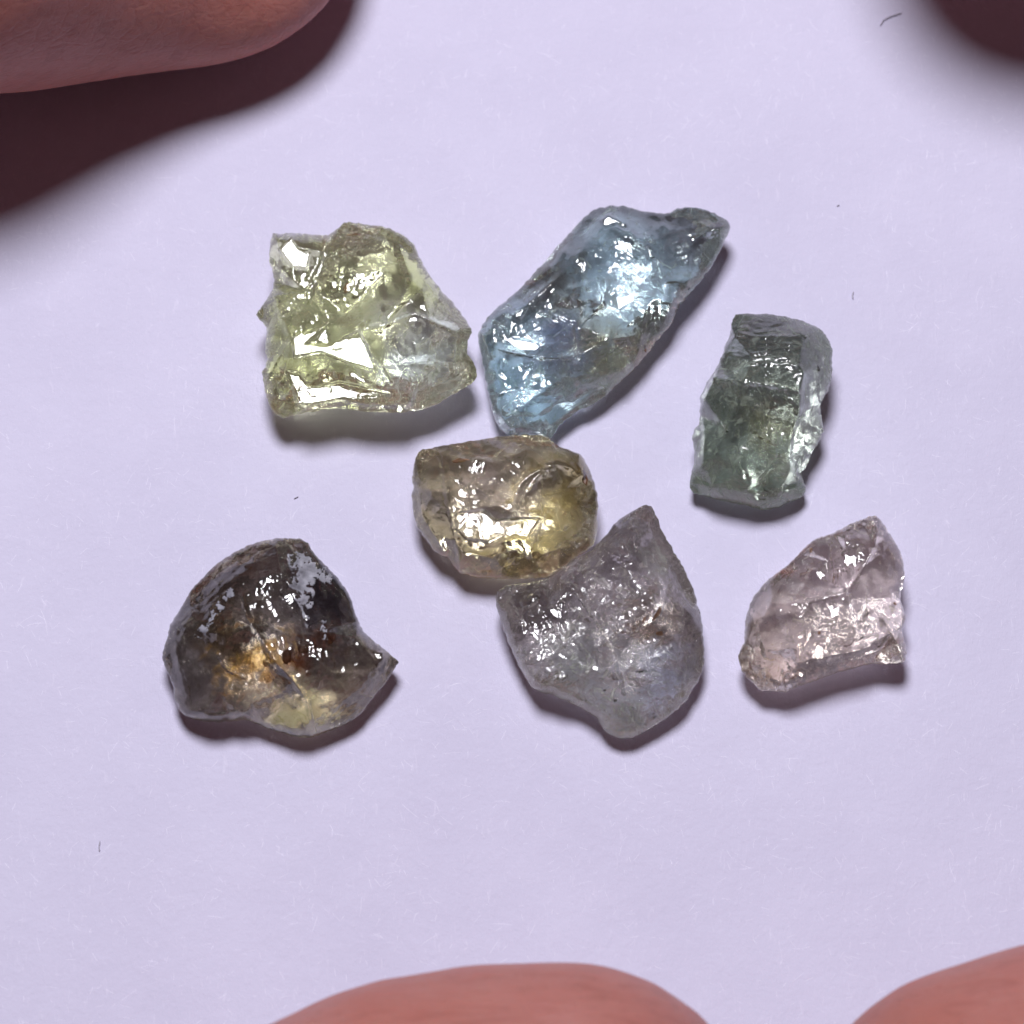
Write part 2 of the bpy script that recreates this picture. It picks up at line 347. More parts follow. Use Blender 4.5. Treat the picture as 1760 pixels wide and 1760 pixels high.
def stone(name, label, cat, sc, org, outline, ctrl, mat, zbot, ztop, H, zones, base, seed, cells=((88, 45.2, 0.01), (31.2, 7.63, 0), (12, 1.5, 0)), back=70, fine=1.2, ext=(), step=2.3, rimr=9, veils=2, crack=(.55, 16), flats=(), ridges=(), ribs=()):
    org = np.array(org, float); rs = np.random.RandomState(seed)
    poly = np.array(outline, float)*sc+org
    rim = resample(poly, step)
    nr = np.roll(rim, -1, 0)-np.roll(rim, 1, 0); nr = np.stack([nr[:, 1], -nr[:, 0]], 1)/np.linalg.norm(nr, axis=1)[:, None]
    rim = rim+nr*(vnoise(rim, .09, seed+.3, 3)*1.3)[:, None]
    lo, hi = rim.min(0), rim.max(0); g = []
    for j, y in enumerate(np.arange(lo[1], hi[1], step*.866)):
        xs = np.arange(lo[0]+(j % 2)*step/2, hi[0], step); g.append(np.stack([xs, np.full(len(xs), y)], 1))
    g = np.concatenate(g); g = g+(rs.rand(*g.shape)-.5)*step*.25
    g = g[in_poly(g, rim)]; d = dist_poly(g, rim); g = g[d > step*.55]
    allp = np.concatenate([rim, g]); nrim = len(rim)
    res = delaunay_2d_cdt([Vector(x) for x in allp], [(i, (i+1) % nrim) for i in range(nrim)], [], 1, 1e-5)
    P = np.array([tuple(x) for x in res[0]]); ov = res[3]; T = np.array([f for f in res[2] if len(f) == 3])
    isrim = np.array([any(j < nrim for j in o) for o in ov]); N = len(P)
    cen = P[T].mean(1); T = T[in_poly(cen, rim)]
    T = T[~isrim[T].all(1)]
    D = np.where(isrim, 0, dist_poly(P, rim))
    cp = np.array([c[:2] for c in ctrl], float)*sc+org; ch = [c[2] for c in ctrl]
    keep = in_poly(cp, poly)
    h = pl_interp(P, np.concatenate([poly, cp[keep]]), [0]*len(poly)+[a for a, k in zip(ch, keep) if k], len(poly))*H
    h += rimr*np.sqrt(1-(1-np.clip(D/14, 0, 1))**2)
    nb = [set() for _ in range(0)]
    E = np.concatenate([T[:, [0, 1]], T[:, [1, 2]], T[:, [2, 0]]]); E = np.concatenate([E, E[:, ::-1]])
    cnt = np.bincount(E[:, 0], minlength=N).clip(1)
    def lap(a, it, w=.5):
        for _ in range(it):
            s = np.bincount(E[:, 0], a[E[:, 1]], minlength=N)/cnt
            a = np.where(isrim, a, a+(s-a)*w)
        return a
    h = lap(h, 1)
    win = np.clip(D/14, 0, 1)
    for i, (cell, amp, rip) in enumerate(cells): h = h+win*amp*scoops(P, cell, seed*7+i, rs, rip)
    h = h+win*fine*vnoise(P, .05, seed+9.1, 5)
    h = np.where(isrim, 0, np.maximum(h, np.minimum(1.0+D*.55, 26)))
    fy = np.clip((hi[1]-P[:, 1])/(hi[1]-lo[1]), 0, 1); zr = zbot+(ztop-zbot)*fy
    for k, (rp_, ang, spc, am) in enumerate(ribs):      # growth and fracture ribs
        fpoly = np.array(rp_, float)*sc+org; m = in_poly(P, fpoly); a_ = math.radians(ang)
        ph = ((P[:, 0]*-math.sin(a_)+P[:, 1]*math.cos(a_))+5*vnoise(P, .018, seed+k+.7, 3))/(spc*sc)
        h = h+np.where(m, np.clip(dist_poly(P, fpoly)/8, 0, 1), 0)*win*am*(np.abs(np.sin(ph*math.pi))**.7-.5)*(.6+.6*vnoise(P, .04, seed+k+.2, 2))
    for rl in ridges:                      # sharp raised edges
        pl_ = np.array(rl, float)*sc+org; dd = np.full(N, 1e9)
        for a0, b0 in zip(pl_[:-1], pl_[1:]):
            ab = b0-a0; t_ = np.clip(((P-a0)@ab)/(ab@ab), 0, 1); dd = np.minimum(dd, np.linalg.norm(P-a0-t_[:, None]*ab, axis=1))
        h = h+win*4.6*np.exp(-np.abs(dd+1.2*vnoise(P, .06, seed+.8, 3))/3.0)
    for k, fp_ in enumerate(flats):        # facets added at glint spots, tilted to mirror the lamp into the camera, lightly crackled
        fpoly = np.array(fp_, float)*sc+org; m = in_poly(P, fpoly)
        if not m.any(): continue
        dd = dist_poly(P, fpoly); sn = np.sin(ELEV)*CM; z0 = (zr+h*sn)[m].mean(); XY = at_z(P, z0); c0 = XY[m].mean(0)
        hv = [(Vector(q)-Vector(c0)).normalized() for q in (CL, LPOS)]; nv = (hv[0]+hv[1]).normalized()
        zp = z0-(nv.x*(XY[:, 0]-c0[0])+nv.y*(XY[:, 1]-c0[1]))/nv.z
        tgt = (zp-zr)/sn+crack[0]*scoops(P, crack[1], seed*11+k, rs)+.25*vnoise(P, .12, seed+k, 3)
        w = np.where(m, np.clip(dd/3+.35, 0, 1), np.clip(.35-dd/6, 0, 1)); h = np.where(isrim, 0, h+(np.maximum(tgt, 1)-h)*w)
    b = back*np.sqrt(1-(1-np.clip(D/(.42*D.max()+20), 0, 1))**2)
    b = b+win*(34*scoops(P, 85, seed*7+5, rs)+10*scoops(P, 34, seed*7+6, rs)+1.2*vnoise(P, .05, seed+4.4, 4)); b = np.where(isrim, 0, np.maximum(lap(b, 1), np.minimum(1.0+D*.5, 22)))
    R = at_z(P, zr); dirs = rays(P)
    Fv = R-dirs*(h*CM)[:, None]
    zmax_b = (zr-.004)/np.abs(dirs[:, 2])          # the paper stops the underside
    bd = b*CM; lim = zmax_b*.96
    bd = np.where(bd > lim*.8, lim*.8+(lim*.2)*np.tanh((bd-lim*.8)/(lim*.2+1e-6)), bd)
    Bv = R+dirs*bd[:, None]
    idx_b = np.where(isrim, np.arange(N), -1); ni = np.where(~isrim)[0]; idx_b[ni] = N+np.arange(len(ni))
    V = np.concatenate([Fv, Bv[ni]]); px_all = np.concatenate([P, P[ni]])
    c0 = V.mean(0); c0[2] = 0; V = V-c0
    a = V[T[:, 1]]-V[T[:, 0]]; bb = V[T[:, 2]]-V[T[:, 0]]
    flip = (np.cross(a, bb)*(-dirs[T[:, 0]])).sum(1) < 0
    T[flip] = T[flip][:, ::-1]
    TB = idx_b[T][:, ::-1]
    me = mesh(name, V, np.concatenate([T, TB]))
    o = link(name, me, mat); o.location = c0
    tag(o, label, cat, 'rough gemstones on the white paper')
    colr = np.tile(np.array(base, float), (len(V), 1))
    wob = np.stack([vnoise(px_all, .02, seed+1.5, 4), vnoise(px_all, .02, seed+2.5, 4)], 1)*26
    for (zx, zy, zrad, zc, zw) in zones:
        dd = np.linalg.norm(px_all+wob-(np.array([zx, zy])*sc+org), axis=1)/(zrad*sc)
        w = zw*np.clip(1.35-dd, 0, 1)**1.2 if zw > 0 else 0
        w = np.clip(w, 0, 1)[:, None]; colr = colr*(1-w)+np.array(zc, float)*w
    ca = me.color_attributes.new('zone', 'FLOAT_COLOR', 'POINT')
    ca.data.foreach_set('color', np.concatenate([colr, np.ones((len(V), 1))], 1).astype(np.float32).ravel())
    def surf_at(x, y, off=0.):
        p = np.array([x, y])*sc+org; i = np.argmin(np.linalg.norm(P-p, axis=1))
        return V[i]-dirs[i]*off
    Bf = np.where(isrim[:, None], V[:N], V[np.where(idx_b >= 0, idx_b, 0)])
    for k in range(veils):                 # healed fractures inside the stone
        rv = np.random.RandomState(seed*31+k); ok = np.where(D > .35*D.max())[0]; cpt = P[rv.choice(ok)]
        ang = rv.rand()*math.pi; q = (P-cpt)/(D.max()*(.55+.5*rv.rand())); q = np.stack([q[:, 0]*math.cos(ang)+q[:, 1]*math.sin(ang), (-q[:, 0]*math.sin(ang)+q[:, 1]*math.cos(ang))*1.9], 1)
        wv = np.linalg.norm(q, axis=1)+.35*vnoise(P, .05, seed+k+.6, 4)
        okv = (wv < 1) & (D > 7); Tm = T[okv[T].all(1)]
        if len(Tm) < 30: continue
        u, inv = np.unique(Tm, return_inverse=True)
        f = np.clip(.42+.30*q[u, 1]*rv.choice([-1, 1])+.10*q[u, 0]+.08*vnoise(P[u], .03, seed+k+.4, 3), .12, .8)[:, None]
        vv = V[u]*(1-f)+Bf[u]*f
        link('healed_fracture', mesh('healed_fracture', vv, inv.reshape(-1, 3)), VEIL, o)
    o_info = dict(o=o, P=P, V=V, T=T, dirs=dirs, D=D, sc=sc, org=org, at=surf_at)
    return o_info

def dark_mat(name, c):
    t = NT(name); n = t.bump(t.noise(90, 3), .5, .004)
    return t.surf(t.bsdf(Base_Color=c, Roughness=.4, Normal=n))
TAN = dark_mat('tan_mineral', (.34, .19, .12)); BLACK = dark_mat('black_mineral', (.012, .01, .009)); BROWN = dark_mat('rust_mineral', (.10, .035, .01))
def speck(info, name, x, y, rx, ry, mat, rot=0, seed=0, depth=.3, label=None, sink=-.003):
    bm = bmesh.new(); bmesh.ops.create_icosphere(bm, subdivisions=2, radius=1)
    rx *= info['sc']*CM; ry *= info['sc']*CM
    c = info['at'](x, y, sink)
    for v in bm.verts:
        k = 1+.35*mnoise.noise(v.co*1.6+Vector((seed*3.1, 0, 0)))
        a, b = v.co.x*rx*k, v.co.y*ry*k
        v.co = Vector((a*math.cos(rot)-b*math.sin(rot), a*math.sin(rot)+b*math.cos(rot), v.co.z*min(rx, ry)*depth*k))
    me = bpy.data.meshes.new(name); bm.to_mesh(me); bm.free()
    me.polygons.foreach_set('use_smooth', [True]*len(me.polygons))
    o = link(name, me, mat, info['o']); o.location = c
    if label: o['label'] = label
    return o
def crust(info, name, poly, mat, seed, thr=0., off=.0012, label=None):
    """a thin rind on the stone: the faces of its front inside an outline, broken up by noise, with a real thickness"""
    P, T, V, dirs = info['P'], info['T'], info['V'], info['dirs']
    pl = np.array(poly, float)*info['sc']+info['org']
    cen = P[T].mean(1); m = in_poly(cen, pl)
    q = cen[m]; dd = dist_poly(q, pl)
    keep = vnoise(q, .07, seed, 5)*.9+np.clip(dd/18, 0, 1)*.75-.35 > thr
    TT = T[m][keep]
    if not len(TT): return
    u, inv = np.unique(TT, return_inverse=True); F0 = inv.reshape(-1, 3); n = len(u)
    bumpy = off*(1+.8*np.array([mnoise.noise(Vector((x*.2, y*.2, seed))) for x, y in P[u]]))
    top = V[u]-dirs[u]*bumpy[:, None]; bot = V[u]+dirs[u]*.004
    e = {}
    for f in F0:
        for a, b in ((f[0], f[1]), (f[1], f[2]), (f[2], f[0])): e[(a, b)] = 1
    side = [(b, a, a+n, b+n) for (a, b) in e if (b, a) not in e]
    F = [tuple(f) for f in F0]+[tuple(x+n for x in f[::-1]) for f in F0]+side
    o = link(name, mesh(name, np.concatenate([top, bot]), [tuple(int(i) for i in f) for f in F]), mat, info['o'])
    if label: o['label'] = label
    return o

# --- pale yellow stone
A = stone('rough_gemstone', 'pale lemon yellow clear rough stone, brightest of the seven, next to the blue one', 'gemstone', 460/1760, (400, 340),
 [(265,232),(300,238),(340,232),(380,230),(430,232),(500,237),(560,240),(630,245),(665,215),(700,190),(730,160),(770,157),(830,168),(900,178),(980,185),(1050,208),(1110,238),(1160,275),(1195,310),(1225,380),(1260,450),(1300,520),(1350,580),(1400,640),(1450,690),(1490,740),(1530,800),(1570,860),(1572,890),(1545,940),(1540,990),(1545,1030),(1575,1065),(1600,1110),(1608,1160),(1595,1200),(1550,1235),(1490,1270),(1420,1310),(1350,1355),(1280,1385),(1200,1400),(1120,1410),(1030,1412),(940,1410),(860,1405),(780,1395),(700,1385),(640,1385),(560,1400),(490,1410),(440,1420),(390,1440),(340,1447),(290,1430),(255,1390),(230,1330),(210,1270),(200,1210),(193,1150),(215,1110),(228,1060),(215,1010),(212,960),(222,900),(225,850),(200,825),(175,805),(155,770),(170,740),(200,700),(235,650),(265,600),(272,550),(262,490),(240,420),(235,370),(245,300)],
 [(390,920,.75),(640,820,.8),(830,870,.95),(560,620,.62),(700,520,.75),(740,760,.68),(1010,830,1.),(940,1140,.78),(900,980,.92),(350,1150,.5),(480,1370,.2),(1050,1300,.38),(1180,550,.72),(1000,470,.72),(880,280,.42),(450,330,.4),(600,350,.4),(300,300,.25),(1300,800,.7),(1480,880,.4),(1200,1080,.62),(1450,1130,.38),(1240,600,.5),(290,700,.38),(250,950,.25),(540,1000,.72),(640,1240,.48),(480,620,.5),(330,480,.35),(1100,330,.35)],
 gem_mat('lemon_gem', clear=0.97, rough=.04, etch=0.10, bump=.45, cloudy=.35, cloud=(.92, .92, .90), sss=.5), .15, .24, 92,
 [(1280,850,260,(.95,.95,.95),.8),(1250,1150,300,(.88,.98,.95),.85),(500,1200,350,(.94,1.,.55),.7),(1250,600,200,(.84,.93,.45),.8),(600,700,300,(.88,.95,.55),.6),(830,250,120,(.70,.60,.52),.5)],
 (.94, .99, .68), 3, cells=((100, 54.5, 0.01), (36, 8.89, 0.015), (12, 1.5, 0)), back=80,
 flats=[[(390,920),(560,860),(640,800),(680,790),(600,860),(480,960),(620,970),(830,875),(880,960),(940,1140),(760,1090),(580,1020),(400,1050)],[(350,1140),(440,1150),(500,1250),(700,1210),(1040,1290),(900,1310),(700,1330),(480,1370),(420,1360),(400,1250)],[(300,340),(390,250),(430,330),(510,370),(490,470),(430,460),(380,440)],[(740,1150),(800,1140),(910,1220),(860,1225)],[(640,550),(700,530),(690,590),(650,620)],[(1040,950),(1110,1050),(1100,1070),(1060,1010)]],
 ridges=[[(900,990),(1040,1220)],[(1020,830),(1200,760),(1540,920)],[(390,920),(300,1050),(220,1200)],[(280,650),(480,620),(560,480),(620,300)]], ribs=[([(900,1330),(1580,1180),(1560,1240),(1280,1390),(900,1410)],-8,26,1.6),([(1050,900),(1500,900),(1500,1180),(1100,1200)],75,60,1.5)])
# --- blue stone
B = stone('rough_gemstone', 'long blue grey translucent rough stone lying diagonally with a pointed end', 'gemstone', 480/1760, (800, 330),
 [(850,95),(920,85),(990,87),(1050,98),(1100,118),(1180,125),(1250,135),(1300,128),(1330,105),(1380,95),(1450,98),(1510,110),(1560,130),(1620,160),(1660,190),(1670,220),(1650,270),(1620,340),(1590,400),(1550,470),(1500,540),(1450,600),(1400,660),(1350,715),(1330,760),(1300,830),(1260,880),(1200,950),(1140,1030),(1080,1100),(1010,1170),(940,1230),(880,1290),(810,1340),(740,1365),(680,1400),(620,1450),(580,1490),(545,1555),(500,1540),(440,1525),(380,1530),(320,1535),(260,1530),(220,1500),(190,1440),(165,1370),(145,1280),(125,1180),(110,1090),(95,1010),(80,940),(80,890),(105,840),(140,790),(190,735),(260,680),(330,620),(400,550),(450,490),(510,430),(560,360),(620,300),(690,220),(740,165),(790,125)],
 [(200,900,.5),(260,1000,.7),(460,1030,.75),(720,1030,.75),(480,780,.6),(700,840,.45),(720,600,.7),(560,560,.5),(430,680,.6),(300,780,.55),(850,560,.85),(1000,600,.92),(1130,750,.7),(900,920,.75),(1100,900,.5),(900,1150,.4),(700,1250,.4),(300,1300,.4),(200,1150,.45),(450,1400,.25),(900,180,.5),(1020,250,.7),(1130,340,.75),(1400,360,.55),(1500,250,.4),(1600,230,.3),(1300,250,.5),(1250,560,.5),(1400,560,.3),(1180,480,.65),(750,330,.45),(700,420,.55)],
 gem_mat('blue_gem', clear=0.95, rough=.05, etch=0.20, bump=.5, cloudy=.35, cloud=(.62, .72, .80), sss=.6), .08, .15, 92,
 [(1000,1050,380,(.62,.62,.42),.85),(300,1250,330,(.60,.80,.82),.7),(1450,250,330,(.46,.50,.50),.85),(580,580,200,(.45,.47,.40),.7),(980,620,230,(.66,.84,.88),.6),(600,920,200,(.50,.58,.72),.7)],
 (.62, .75, .73), 5, cells=((88, 45.2, 0.018), (31.2, 8.89, 0.0125), (12, 1.5, 0)), back=70,
 flats=[[(220,900),(300,980),(440,1010),(490,970),(380,930),(260,915)],[(160,850),(200,850),(210,950),(170,960)],[(850,180),(900,140),(1010,200),(1020,240),(950,205),(880,230)],[(930,340),(1040,310),(1065,350),(970,380)],[(1135,350),(1155,345),(1190,410),(1160,415)],[(290,770),(390,725),(350,790)],[(790,930),(900,910),(900,930),(810,950)],[(190,1260),(330,1230),(335,1250),(210,1285)],[(940,660),(1040,640),(1060,700),(960,740)]],
 ridges=[[(95,950),(270,1005),(450,1040),(720,1040)],[(480,760),(690,840),(710,1030)],[(700,860),(860,700),(900,560)],[(1290,640),(1330,720)]], ribs=[([(900,560),(1170,560),(1180,760),(900,760)],12,30,2.2),([(740,870),(1060,860),(1000,1080),(740,1060)],-15,28,2.0),([(1100,300),(1600,200),(1560,420),(1300,480)],-20,36,1.8),([(180,1180),(600,1180),(560,1480),(240,1480)],-6,50,1.6)])
# --- green block
C = stone('rough_gemstone', 'dark grey green blocky stone with a ribbed top face and black specks', 'gemstone', 390/1760, (1140, 520),
 [(560,90),(620,82),(720,88),(820,92),(930,105),(1010,125),(1100,148),(1180,180),(1240,225),(1285,290),(1310,360),(1312,450),(1310,540),(1300,620),(1280,680),(1245,740),(1220,790),(1220,850),(1235,920),(1245,990),(1225,1050),(1190,1110),(1150,1170),(1130,1240),(1095,1290),(1070,1320),(1085,1370),(1105,1430),(1105,1470),(1060,1520),(960,1555),(900,1585),(830,1605),(770,1610),(690,1590),(640,1575),(560,1560),(470,1545),(390,1520),(310,1500),(240,1480),(205,1440),(200,1400),(215,1330),(235,1260),(240,1200),(235,1120),(222,1050),(235,990),(275,950),(285,880),(282,810),(285,740),(310,680),(350,600),(390,540),(430,470),(460,390),(490,310),(520,250),(525,190),(540,130)],
 [(400,600,.72),(620,600,.85),(850,640,.9),(1050,680,.85),(1080,560,.8),(1050,500,.78),(560,270,.42),(800,260,.5),(1080,260,.48),(700,430,.68),(950,430,.72),(1050,850,.75),(980,1000,.72),(970,1180,.6),(990,1300,.42),(1200,450,.4),(1180,700,.35),(1150,950,.3),(320,750,.42),(500,1000,.68),(700,1000,.72),(330,1000,.4),(310,1250,.35),(600,1300,.55),(850,1300,.5),(900,1450,.32),(400,1430,.3),(650,1480,.3)],
 gem_mat('green_gem', clear=0.90, patch=0.50, rough=.14, etch=0.50, bump=.5, grain=34, cloudy=.3, cloud=(.55, .60, .55), sss=.6, streak=((9, 30, 18), (0, 0, -.1)), ft=.07), .06, .22, 124,
 [(800,950,230,(.42,.42,.25),.8),(800,300,420,(.36,.40,.38),.7),(650,1350,320,(.40,.48,.39),.8),(1150,1000,160,(.55,.62,.52),.8),(420,850,200,(.26,.33,.29),.8)],
 (.58, .67, .57), 11, cells=((75, 13.8, 0.008), (26.4, 7.14, 0), (12, 1.5, 0)), back=60,
 flats=[[(630,570),(670,580),(650,650),(610,645)],[(720,585),(830,605),(820,630),(730,615)],[(940,700),(1020,750),(1010,775),(960,740)],[(375,575),(418,585),(405,660)],[(735,645),(765,660),(748,680)],[(1080,260),(1118,272),(1100,292)],[(880,640),(930,655),(900,690)],[(480,650),(520,690),(500,700)]],
 ridges=[[(1085,540),(1060,850),(985,1050),(975,1300)],[(530,200),(540,330),(430,480)],[(400,600),(620,610),(850,645),(1050,690)],[(310,900),(320,1100),(300,1300)]], ribs=[([(540,110),(1180,190),(1080,540),(420,520)],4,44,4.2),([(330,720),(980,720),(950,1300),(330,1300)],32,60,1.2),([(220,1330),(1050,1380),(900,1560),(260,1470)],8,34,1.6)])
for (x, y, a, b, r, s) in ((570,272,16,10,0,1),(1195,510,14,30,.5,2),(497,998,13,9,-.2,3),(790,1455,34,8,-.4,4),(780,1400,22,6,-.3,5),(765,1520,26,7,-.2,6),(370,1430,12,7,0,7)):
    speck(C, 'mineral_speck', x, y, a, b, BLACK, r, s)
# --- olive stone
Dd = stone('rough_gemstone', 'olive yellow chunky stone in the middle, glinting crackled top', 'gemstone', 380/1760, (680, 730),
 [(215,195),(290,185),(380,165),(450,155),(540,140),(640,125),(740,105),(850,88),(950,80),(1050,80),(1150,85),(1215,105),(1255,140),(1310,175),(1390,205),(1450,225),(1500,270),(1530,330),(1560,400),(1590,480),(1605,560),(1610,650),(1610,740),(1605,830),(1595,910),(1570,970),(1500,1020),(1440,1060),(1380,1110),(1300,1170),(1230,1210),(1130,1225),(1020,1225),(900,1228),(790,1225),(680,1222),(590,1205),(520,1180),(485,1150),(450,1110),(410,1060),(340,1030),(290,990),(250,930),(210,870),(170,810),(145,740),(135,640),(130,560),(140,490),(130,410),(145,320),(160,270),(180,220)],
 [(370,230,.45),(380,350,.6),(410,600,.7),(470,750,.72),(500,920,.7),(740,940,.8),(1040,910,.85),(1150,760,.9),(850,700,.95),(800,300,.65),(600,300,.6),(950,250,.6),(1080,520,.9),(1000,400,.8),(1180,350,.75),(1350,500,.6),(1350,740,.6),(1330,900,.5),(1480,400,.35),(1500,700,.3),(720,1050,.5),(1100,1080,.5),(520,1080,.35),(850,1160,.25),(250,450,.3),(290,740,.35),(390,900,.45),(1040,200,.5),(1250,250,.4),(1000,1150,.25)],
 gem_mat('olive_gem', clear=0.96, rough=.05, etch=0.20, bump=.6, grain=26, cloudy=.25, patch=.59, cloud=(.70, .66, .62), sss=.5), .1, .18, 92,
 [(900,1080,420,(.88,.80,.36),.9),(780,550,330,(.92,.87,.78),.85),(250,550,230,(.62,.60,.48),.8),(1450,450,260,(.42,.33,.12),.85),(300,220,220,(.45,.34,.22),.7),(1250,650,200,(.60,.52,.20),.7)],
 (.86, .82, .58), 17, cells=((75, 40.8, 0.01), (26.4, 10.7, 0), (12, 1.5, 0)), crack=(1.5, 12), back=70,
 flats=[[(560,350),(640,260),(720,280),(700,400),(600,410)],[(870,250),(960,300),(1020,370),(970,360)],[(480,700),(700,680),(800,760),(1160,740),(1050,905),(860,880),(740,930),(560,910),(480,830)],[(1185,310),(1225,305),(1270,355),(1240,360)],[(1165,370),(1190,370),(1190,405),(1170,400)],[(425,400),(460,410),(535,470),(500,485)],[(1000,125),(1032,118),(1025,150)]],
 ridges=[[(375,240),(420,640),(480,900),(510,1150)],[(170,480),(220,740),(300,860),(420,1040)],[(1060,540),(1130,420),(1230,330)],[(1300,1160),(1480,960)]], ribs=[([(700,280),(1060,260),(1080,540),(760,560)],40,40,1.4),([(480,720),(1150,740),(1050,900),(500,910)],60,46,2.0)])
# --- smoky brown stone
E = stone('rough_gemstone', 'dark smoky brown stone with amber patches, white crust and a pointed right end', 'gemstone', 460/1760, (250, 900),
 [(860,97),(940,95),(1030,100),(1070,125),(1090,165),(1130,220),(1180,270),(1240,330),(1290,390),(1330,450),(1360,510),(1375,580),(1400,640),(1430,700),(1480,755),(1540,800),(1600,850),(1645,885),(1662,910),(1640,950),(1610,1000),(1570,1060),(1520,1120),(1470,1180),(1430,1240),(1380,1280),(1310,1320),(1230,1355),(1160,1380),(1090,1408),(1030,1410),(960,1398),(890,1375),(800,1345),(720,1310),(650,1290),(560,1300),(480,1308),(400,1305),(320,1290),(250,1260),(215,1210),(190,1150),(180,1070),(160,1010),(130,950),(108,880),(120,820),(145,740),(160,670),(210,590),(250,520),(300,440),(360,370),(430,300),(500,240),(580,190),(660,150),(760,115)],
 [(640,480,.75),(660,620,.85),(720,690,.9),(870,920,.97),(980,1040,.85),(1070,1170,.6),(1080,1300,.35),(620,350,.6),(900,200,.35),(900,330,.6),(1000,480,.66),(1100,700,.7),(1200,850,.66),(1250,1000,.55),(1260,1200,.35),(1380,750,.4),(1500,880,.3),(1450,1050,.3),(460,880,.62),(480,1100,.52),(640,1100,.56),(640,1250,.25),(400,1230,.25),(250,1100,.35),(200,850,.3),(400,650,.5),(300,600,.35),(500,400,.45),(720,250,.4),(1150,450,.5),(700,1180,.5)],
 gem_mat('smoky_gem', clear=0.95, rough=.08, etch=0.20, bump=.55, cloudy=.35, cloud=(.45, .44, .44), sss=.4, fleck=.6), .07, .18, 92,
 [(1200,520,300,(.12,.115,.14),.95),(480,330,330,(.30,.26,.22),.85),(620,920,170,(.85,.52,.10),.95),(780,900,120,(.85,.52,.10),.9),(960,900,130,(.34,.12,.03),.9),(1180,780,120,(.28,.10,.03),.8),(560,680,200,(.22,.18,.11),.8),(850,1180,230,(.95,.94,.78),.95),(1080,1250,260,(.95,.94,.60),.95),(1450,1100,230,(.70,.62,.48),.8),(250,950,200,(.29,.27,.26),.85),(420,1150,150,(.34,.31,.29),.75)],
 (.44, .41, .36), 23, cells=((88, 40.8, 0.01), (31.2, 8.89, 0), (12, 1.5, 0)), back=65,
 flats=[[(1475,840),(1560,845),(1565,895),(1515,900)],[(390,1235),(530,1235),(530,1265),(420,1268)],[(745,430),(785,430),(785,462),(750,465)],[(1485,980),(1510,980),(1510,1010),(1490,1010)],[(1310,830),(1335,825),(1325,855)],[(1000,245),(1040,250),(1020,280)],[(640,1020),(670,1030),(680,1080),(650,1070)],[(950,340),(975,340),(975,362),(950,362)]],
 ridges=[[(640,480),(660,620),(720,690),(870,920),(980,1040),(1070,1170),(1090,1300)],[(920,230),(960,340),(940,420)],[(480,860),(540,960),(640,1010)]], ribs=[([(1240,1060),(1560,900),(1600,960),(1400,1260),(1200,1330)],-38,36,2.6),([(160,700),(640,170),(900,130),(640,360),(250,850)],-42,44,2.2),([(900,600),(1260,600),(1240,900),(900,900)],84,60,1.8)])
def chalk():
    t = NT('chalky_crust'); c = t.mix(t.ramp(t.noise(22, 5), .35, .65), (.17, .17, .20), (.36, .36, .42))
    return t.surf(t.bsdf(Base_Color=c, Roughness=.6, Normal=t.bump(t.noise(45, 4), .6, .008)))
CH = chalk()
crust(E, 'white_crust', [(940,170),(1080,190),(1200,300),(1260,390),(1180,420),(1120,400),(1100,560),(1060,700),(1020,560),(940,430),(960,330),(930,240)], CH, 2.2, -.05)
crust(E, 'white_crust', [(590,390),(620,420),(520,560),(430,680),(370,770),(320,730),(400,620),(500,480)], CH, 4.2, -.1)
crust(E, 'white_crust', [(1150,630),(1190,640),(1200,760),(1170,800),(1150,720)], CH, 6.2, -.1)
speck(E, 'pit', 350, 485, 34, 9, BLACK, .75, 4); speck(E, 'pit', 630, 200, 22, 10, BLACK, .2, 5)
speck(E, 'rust_inclusion', 1045, 830, 66, 30, BROWN, .1, 1, .2, None, -.03); speck(E, 'rust_inclusion', 930, 870, 34, 60, BROWN, -.2, 2, .2, None, -.03); speck(E, 'rust_inclusion', 1220, 760, 22, 60, BROWN, -.15, 3, .2, None, -.03)
speck(E, 'rust_inclusion', 505, 645, 26, 34, BROWN, -.5, 6, .2, None, -.02)
